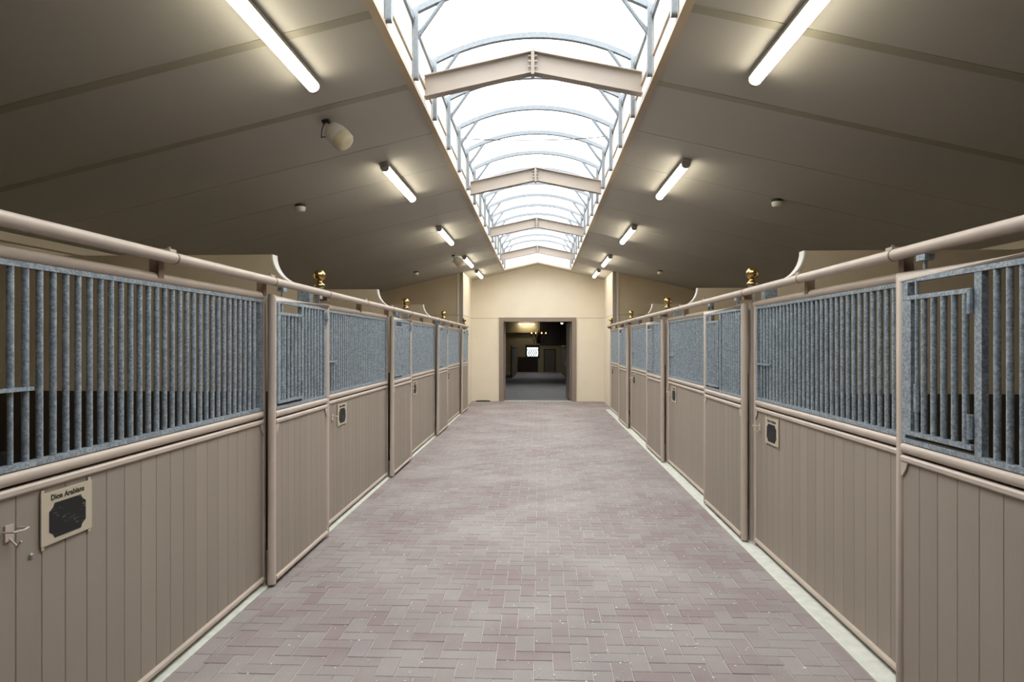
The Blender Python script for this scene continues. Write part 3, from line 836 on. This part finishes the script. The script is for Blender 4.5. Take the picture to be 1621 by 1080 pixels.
# back wall with a real window opening
wx0, wx1, wz0, wz1 = -1.12, -0.10, 0.50, 1.32
struct(MB().box(-5.2, wx0, YB, YB + 0.3, -1.3, 4.22).box(wx1, 0.06, YB, YB + 0.3, -1.3, 4.22).box(wx0, wx1, YB, YB + 0.3, -1.3, wz0).box(wx0, wx1, YB, YB + 0.3, wz1, 4.22)
       .box(0.06, 5.2, YB, YB + 0.3, -1.3, 1.5).box(0.06, 5.2, YB, YB + 0.3, 1.5, 4.22).build('wall_far_back', 'oldtan'))
w2 = struct(link('window_2', MB().box(wx0 - 0.14, wx1 + 0.14, YB - 0.05, YB, wz1, wz1 + 0.25).box(wx0 - 0.14, wx0, YB - 0.05, YB, wz0 - 0.1, wz1).box(wx1, wx1 + 0.14, YB - 0.05, YB, wz0 - 0.1, wz1)
     .box(wx0 - 0.14, wx1 + 0.14, YB - 0.05, YB, wz0 - 0.14, wz0).mesh('frame', M['dwood'])), 'bright window with crossed bars in the far wall')
MB().box(wx0, wx1, YB + 0.1, YB + 0.106, wz0, wz1).build('pane', 'glass', w2)
for k in range(5):
    for d in (-1, 1):
        x0 = wx0 + (wx1 - wx0) * (k + 0.5) / 5
        xa, xb = max(wx0, min(wx1, x0 - d * 0.18)), max(wx0, min(wx1, x0 + d * 0.18))
        MB().tube((xa, YB + 0.06, wz0), (xb, YB + 0.06, wz1 - 0.18), 0.03, 6).build('lattice_bar', 'iron', w2)
MB().box(wx0, wx1, YB + 0.04, YB + 0.08, wz1 - 0.19, wz1 - 0.16).build('crossbar', 'iron', w2)
hp = thing('half_wall', 'dark stained boarded half wall below the far window', 'panel', (-1.0, YB - 0.1, ZB))
for k in range(12):
    MB().box(-0.96 + 0.155 * k, -0.96 + 0.155 * k + 0.15, -0.03, 0.0, 0.0, 1.32).build('board', 'dwood', hp)
MB().box(-0.98, 0.92, -0.05, 0.02, 1.32, 1.38).build('top_rail', 'dwood', hp)
d2 = struct(link('door_2', MB().box(0.42, 0.50, YB - 0.06, YB, ZB, 1.10).box(1.46, 1.54, YB - 0.06, YB, ZB, 1.10).box(0.42, 1.54, YB - 0.06, YB, 1.10, 1.18).mesh('frame', M['dwood'])), 'plain brown door in the far wall')
MB().box(0.50, 1.46, YB - 0.04, YB - 0.01, ZB, 1.10).build('panel', 'leaf', d2)
cl = thing('board_cladding', 'dark vertical boards on the upper far wall', 'cladding', (0.06, YB - 0.02, 1.5))
for k in range(14): MB().box(0.22 * k, 0.22 * k + 0.21, -0.03, 0.0, 0.0, 2.6).build('board', 'dwood', cl)
bm = tag(MB().box(-5, 0.0, YB - 0.14, YB, 2.60, 2.70).build('cross_beam', 'dwood'), 'dark horizontal beam across the tan far wall', 'beam')
# fluorescent lamp, chandelier
fr_l = thing('far_lamp', 'lit strip lamp high on the far wall seen through the doorway', 'lamp', (-1.15, YB - 0.4, 3.46))
MB().box(-0.74, 0.74, -0.06, 0.06, 0.05, 0.10).build('housing', 'housing', fr_l)
MB().box(-0.70, 0.70, -0.05, 0.05, -0.04, 0.05).build('diffuser', 'lampglow', fr_l)
MB().tube((-0.4, 0, 0.1), (-0.4, 0, 0.64), 0.01, 6).build('rod', 'iron', fr_l); MB().tube((0.4, 0, 0.1), (0.4, 0, 0.64), 0.01, 6).build('rod', 'iron', fr_l)
ch = thing('chandelier', 'dark iron chandelier with small lit bulbs seen through the doorway', 'chandelier', (0.0, 40.0, 2.1))
MB().tube((0, 0, 0.3), (0, 0, 2.0), 0.012, 6).build('chain', 'iron', ch)
MB().lathe([(0.02, -0.42), (0.09, -0.36), (0.12, -0.25), (0.05, -0.1), (0.09, 0.0), (0.04, 0.2), (0.02, 0.4)]).build('hub', 'iron', ch, smooth=True)
for k in range(8):
    a = 2 * PI * (k + 0.5) / 8; cx, cy = math.cos(a), math.sin(a)
    ar = MB().sweep([(0.05*cx, 0.05*cy, 0.0), (0.2*cx, 0.2*cy, -0.2), (0.38*cx, 0.38*cy, -0.16), (0.46*cx, 0.46*cy, 0.08)], 0.015, 6).build('arm', 'iron', ch, smooth=True)
    MB().lathe([(0.03, 0.0), (0.035, 0.03), (0.02, 0.10)], (0.46*cx, 0.46*cy, 0.08), 10).build('candle_cup', 'iron', ar)
    MB().lathe([(0.014, 0.0), (0.024, 0.03), (0.018, 0.07), (0.004, 0.10)], (0.46*cx, 0.46*cy, 0.18), 10).build('bulb', 'bulb', ar)
    MB().tube((0.3*cx, 0.3*cy, -0.2), (0.3*cx, 0.3*cy, -0.42), 0.02, 6).build('pendant', 'iron', ar)
sp = thing('spot_lamp', 'small bright spotlight at the top right of the doorway view', 'lamp', (1.05, 30.0, 2.62))
MB().tube((0, 0, 0.05), (0, 0, 1.48), 0.012, 6).build('stem', 'iron', sp); MB().lathe([(0.03, 0.10), (0.06, 0.05), (0.07, 0.0)], seg=14).build('shade', 'iron', sp)
MB().lathe([(0.05, 0.01), (0.05, -0.02), (0.02, -0.04)], seg=14).build('bulb', 'lampglow', sp)
# stall fronts of the far hall
def far_front(side):
    s = -1 if side == 'left' else 1
    r = thing('far_stall_front', 'dark stall front on the %s of the hall beyond the doorway' % side, 'stall front', (s * 1.95, 47.0, -0.74))
    L = 9.0
    for k in range(4):
        p = MB().tube((0, L * k / 3, -0.2), (0, L * k / 3, 2.1), 0.05, 10).build('post', 'brown', r, smooth=True)
        MB().lathe([(0.05, 0.0), (0.03, 0.05), (0.06, 0.11), (0.06, 0.15), (0.02, 0.21)], (0, L * k / 3, 2.1), 12).build('finial', 'brass', p, smooth=True)
    for k in range(3):
        y0, y1 = L * k / 3 + 0.06, L * (k + 1) / 3 - 0.06
        MB().box(-0.02, 0.02, y0, y1, -0.2, 1.15).build('lower_panel', 'leaf', r)
        MB().box(-0.03, 0.03, y0, y1, 1.15, 1.22).box(-0.03, 0.03, y0, y1, 2.0, 2.06).build('rail', 'brown', r)
        n = 24
        for q in range(n):
            yy = y0 + (y1 - y0) * (q + 0.5) / n
            MB().tube((0, yy, 1.22), (0, yy, 2.0), 0.014, 6).build('bar', 'galv', r)
    MB().tube((-s * 0.08, -0.3, 2.2), (-s * 0.08, L + 0.3, 2.2), 0.035, 10).build('overhead_rail', 'brown', r, smooth=True)
far_front('left'); far_front('right')
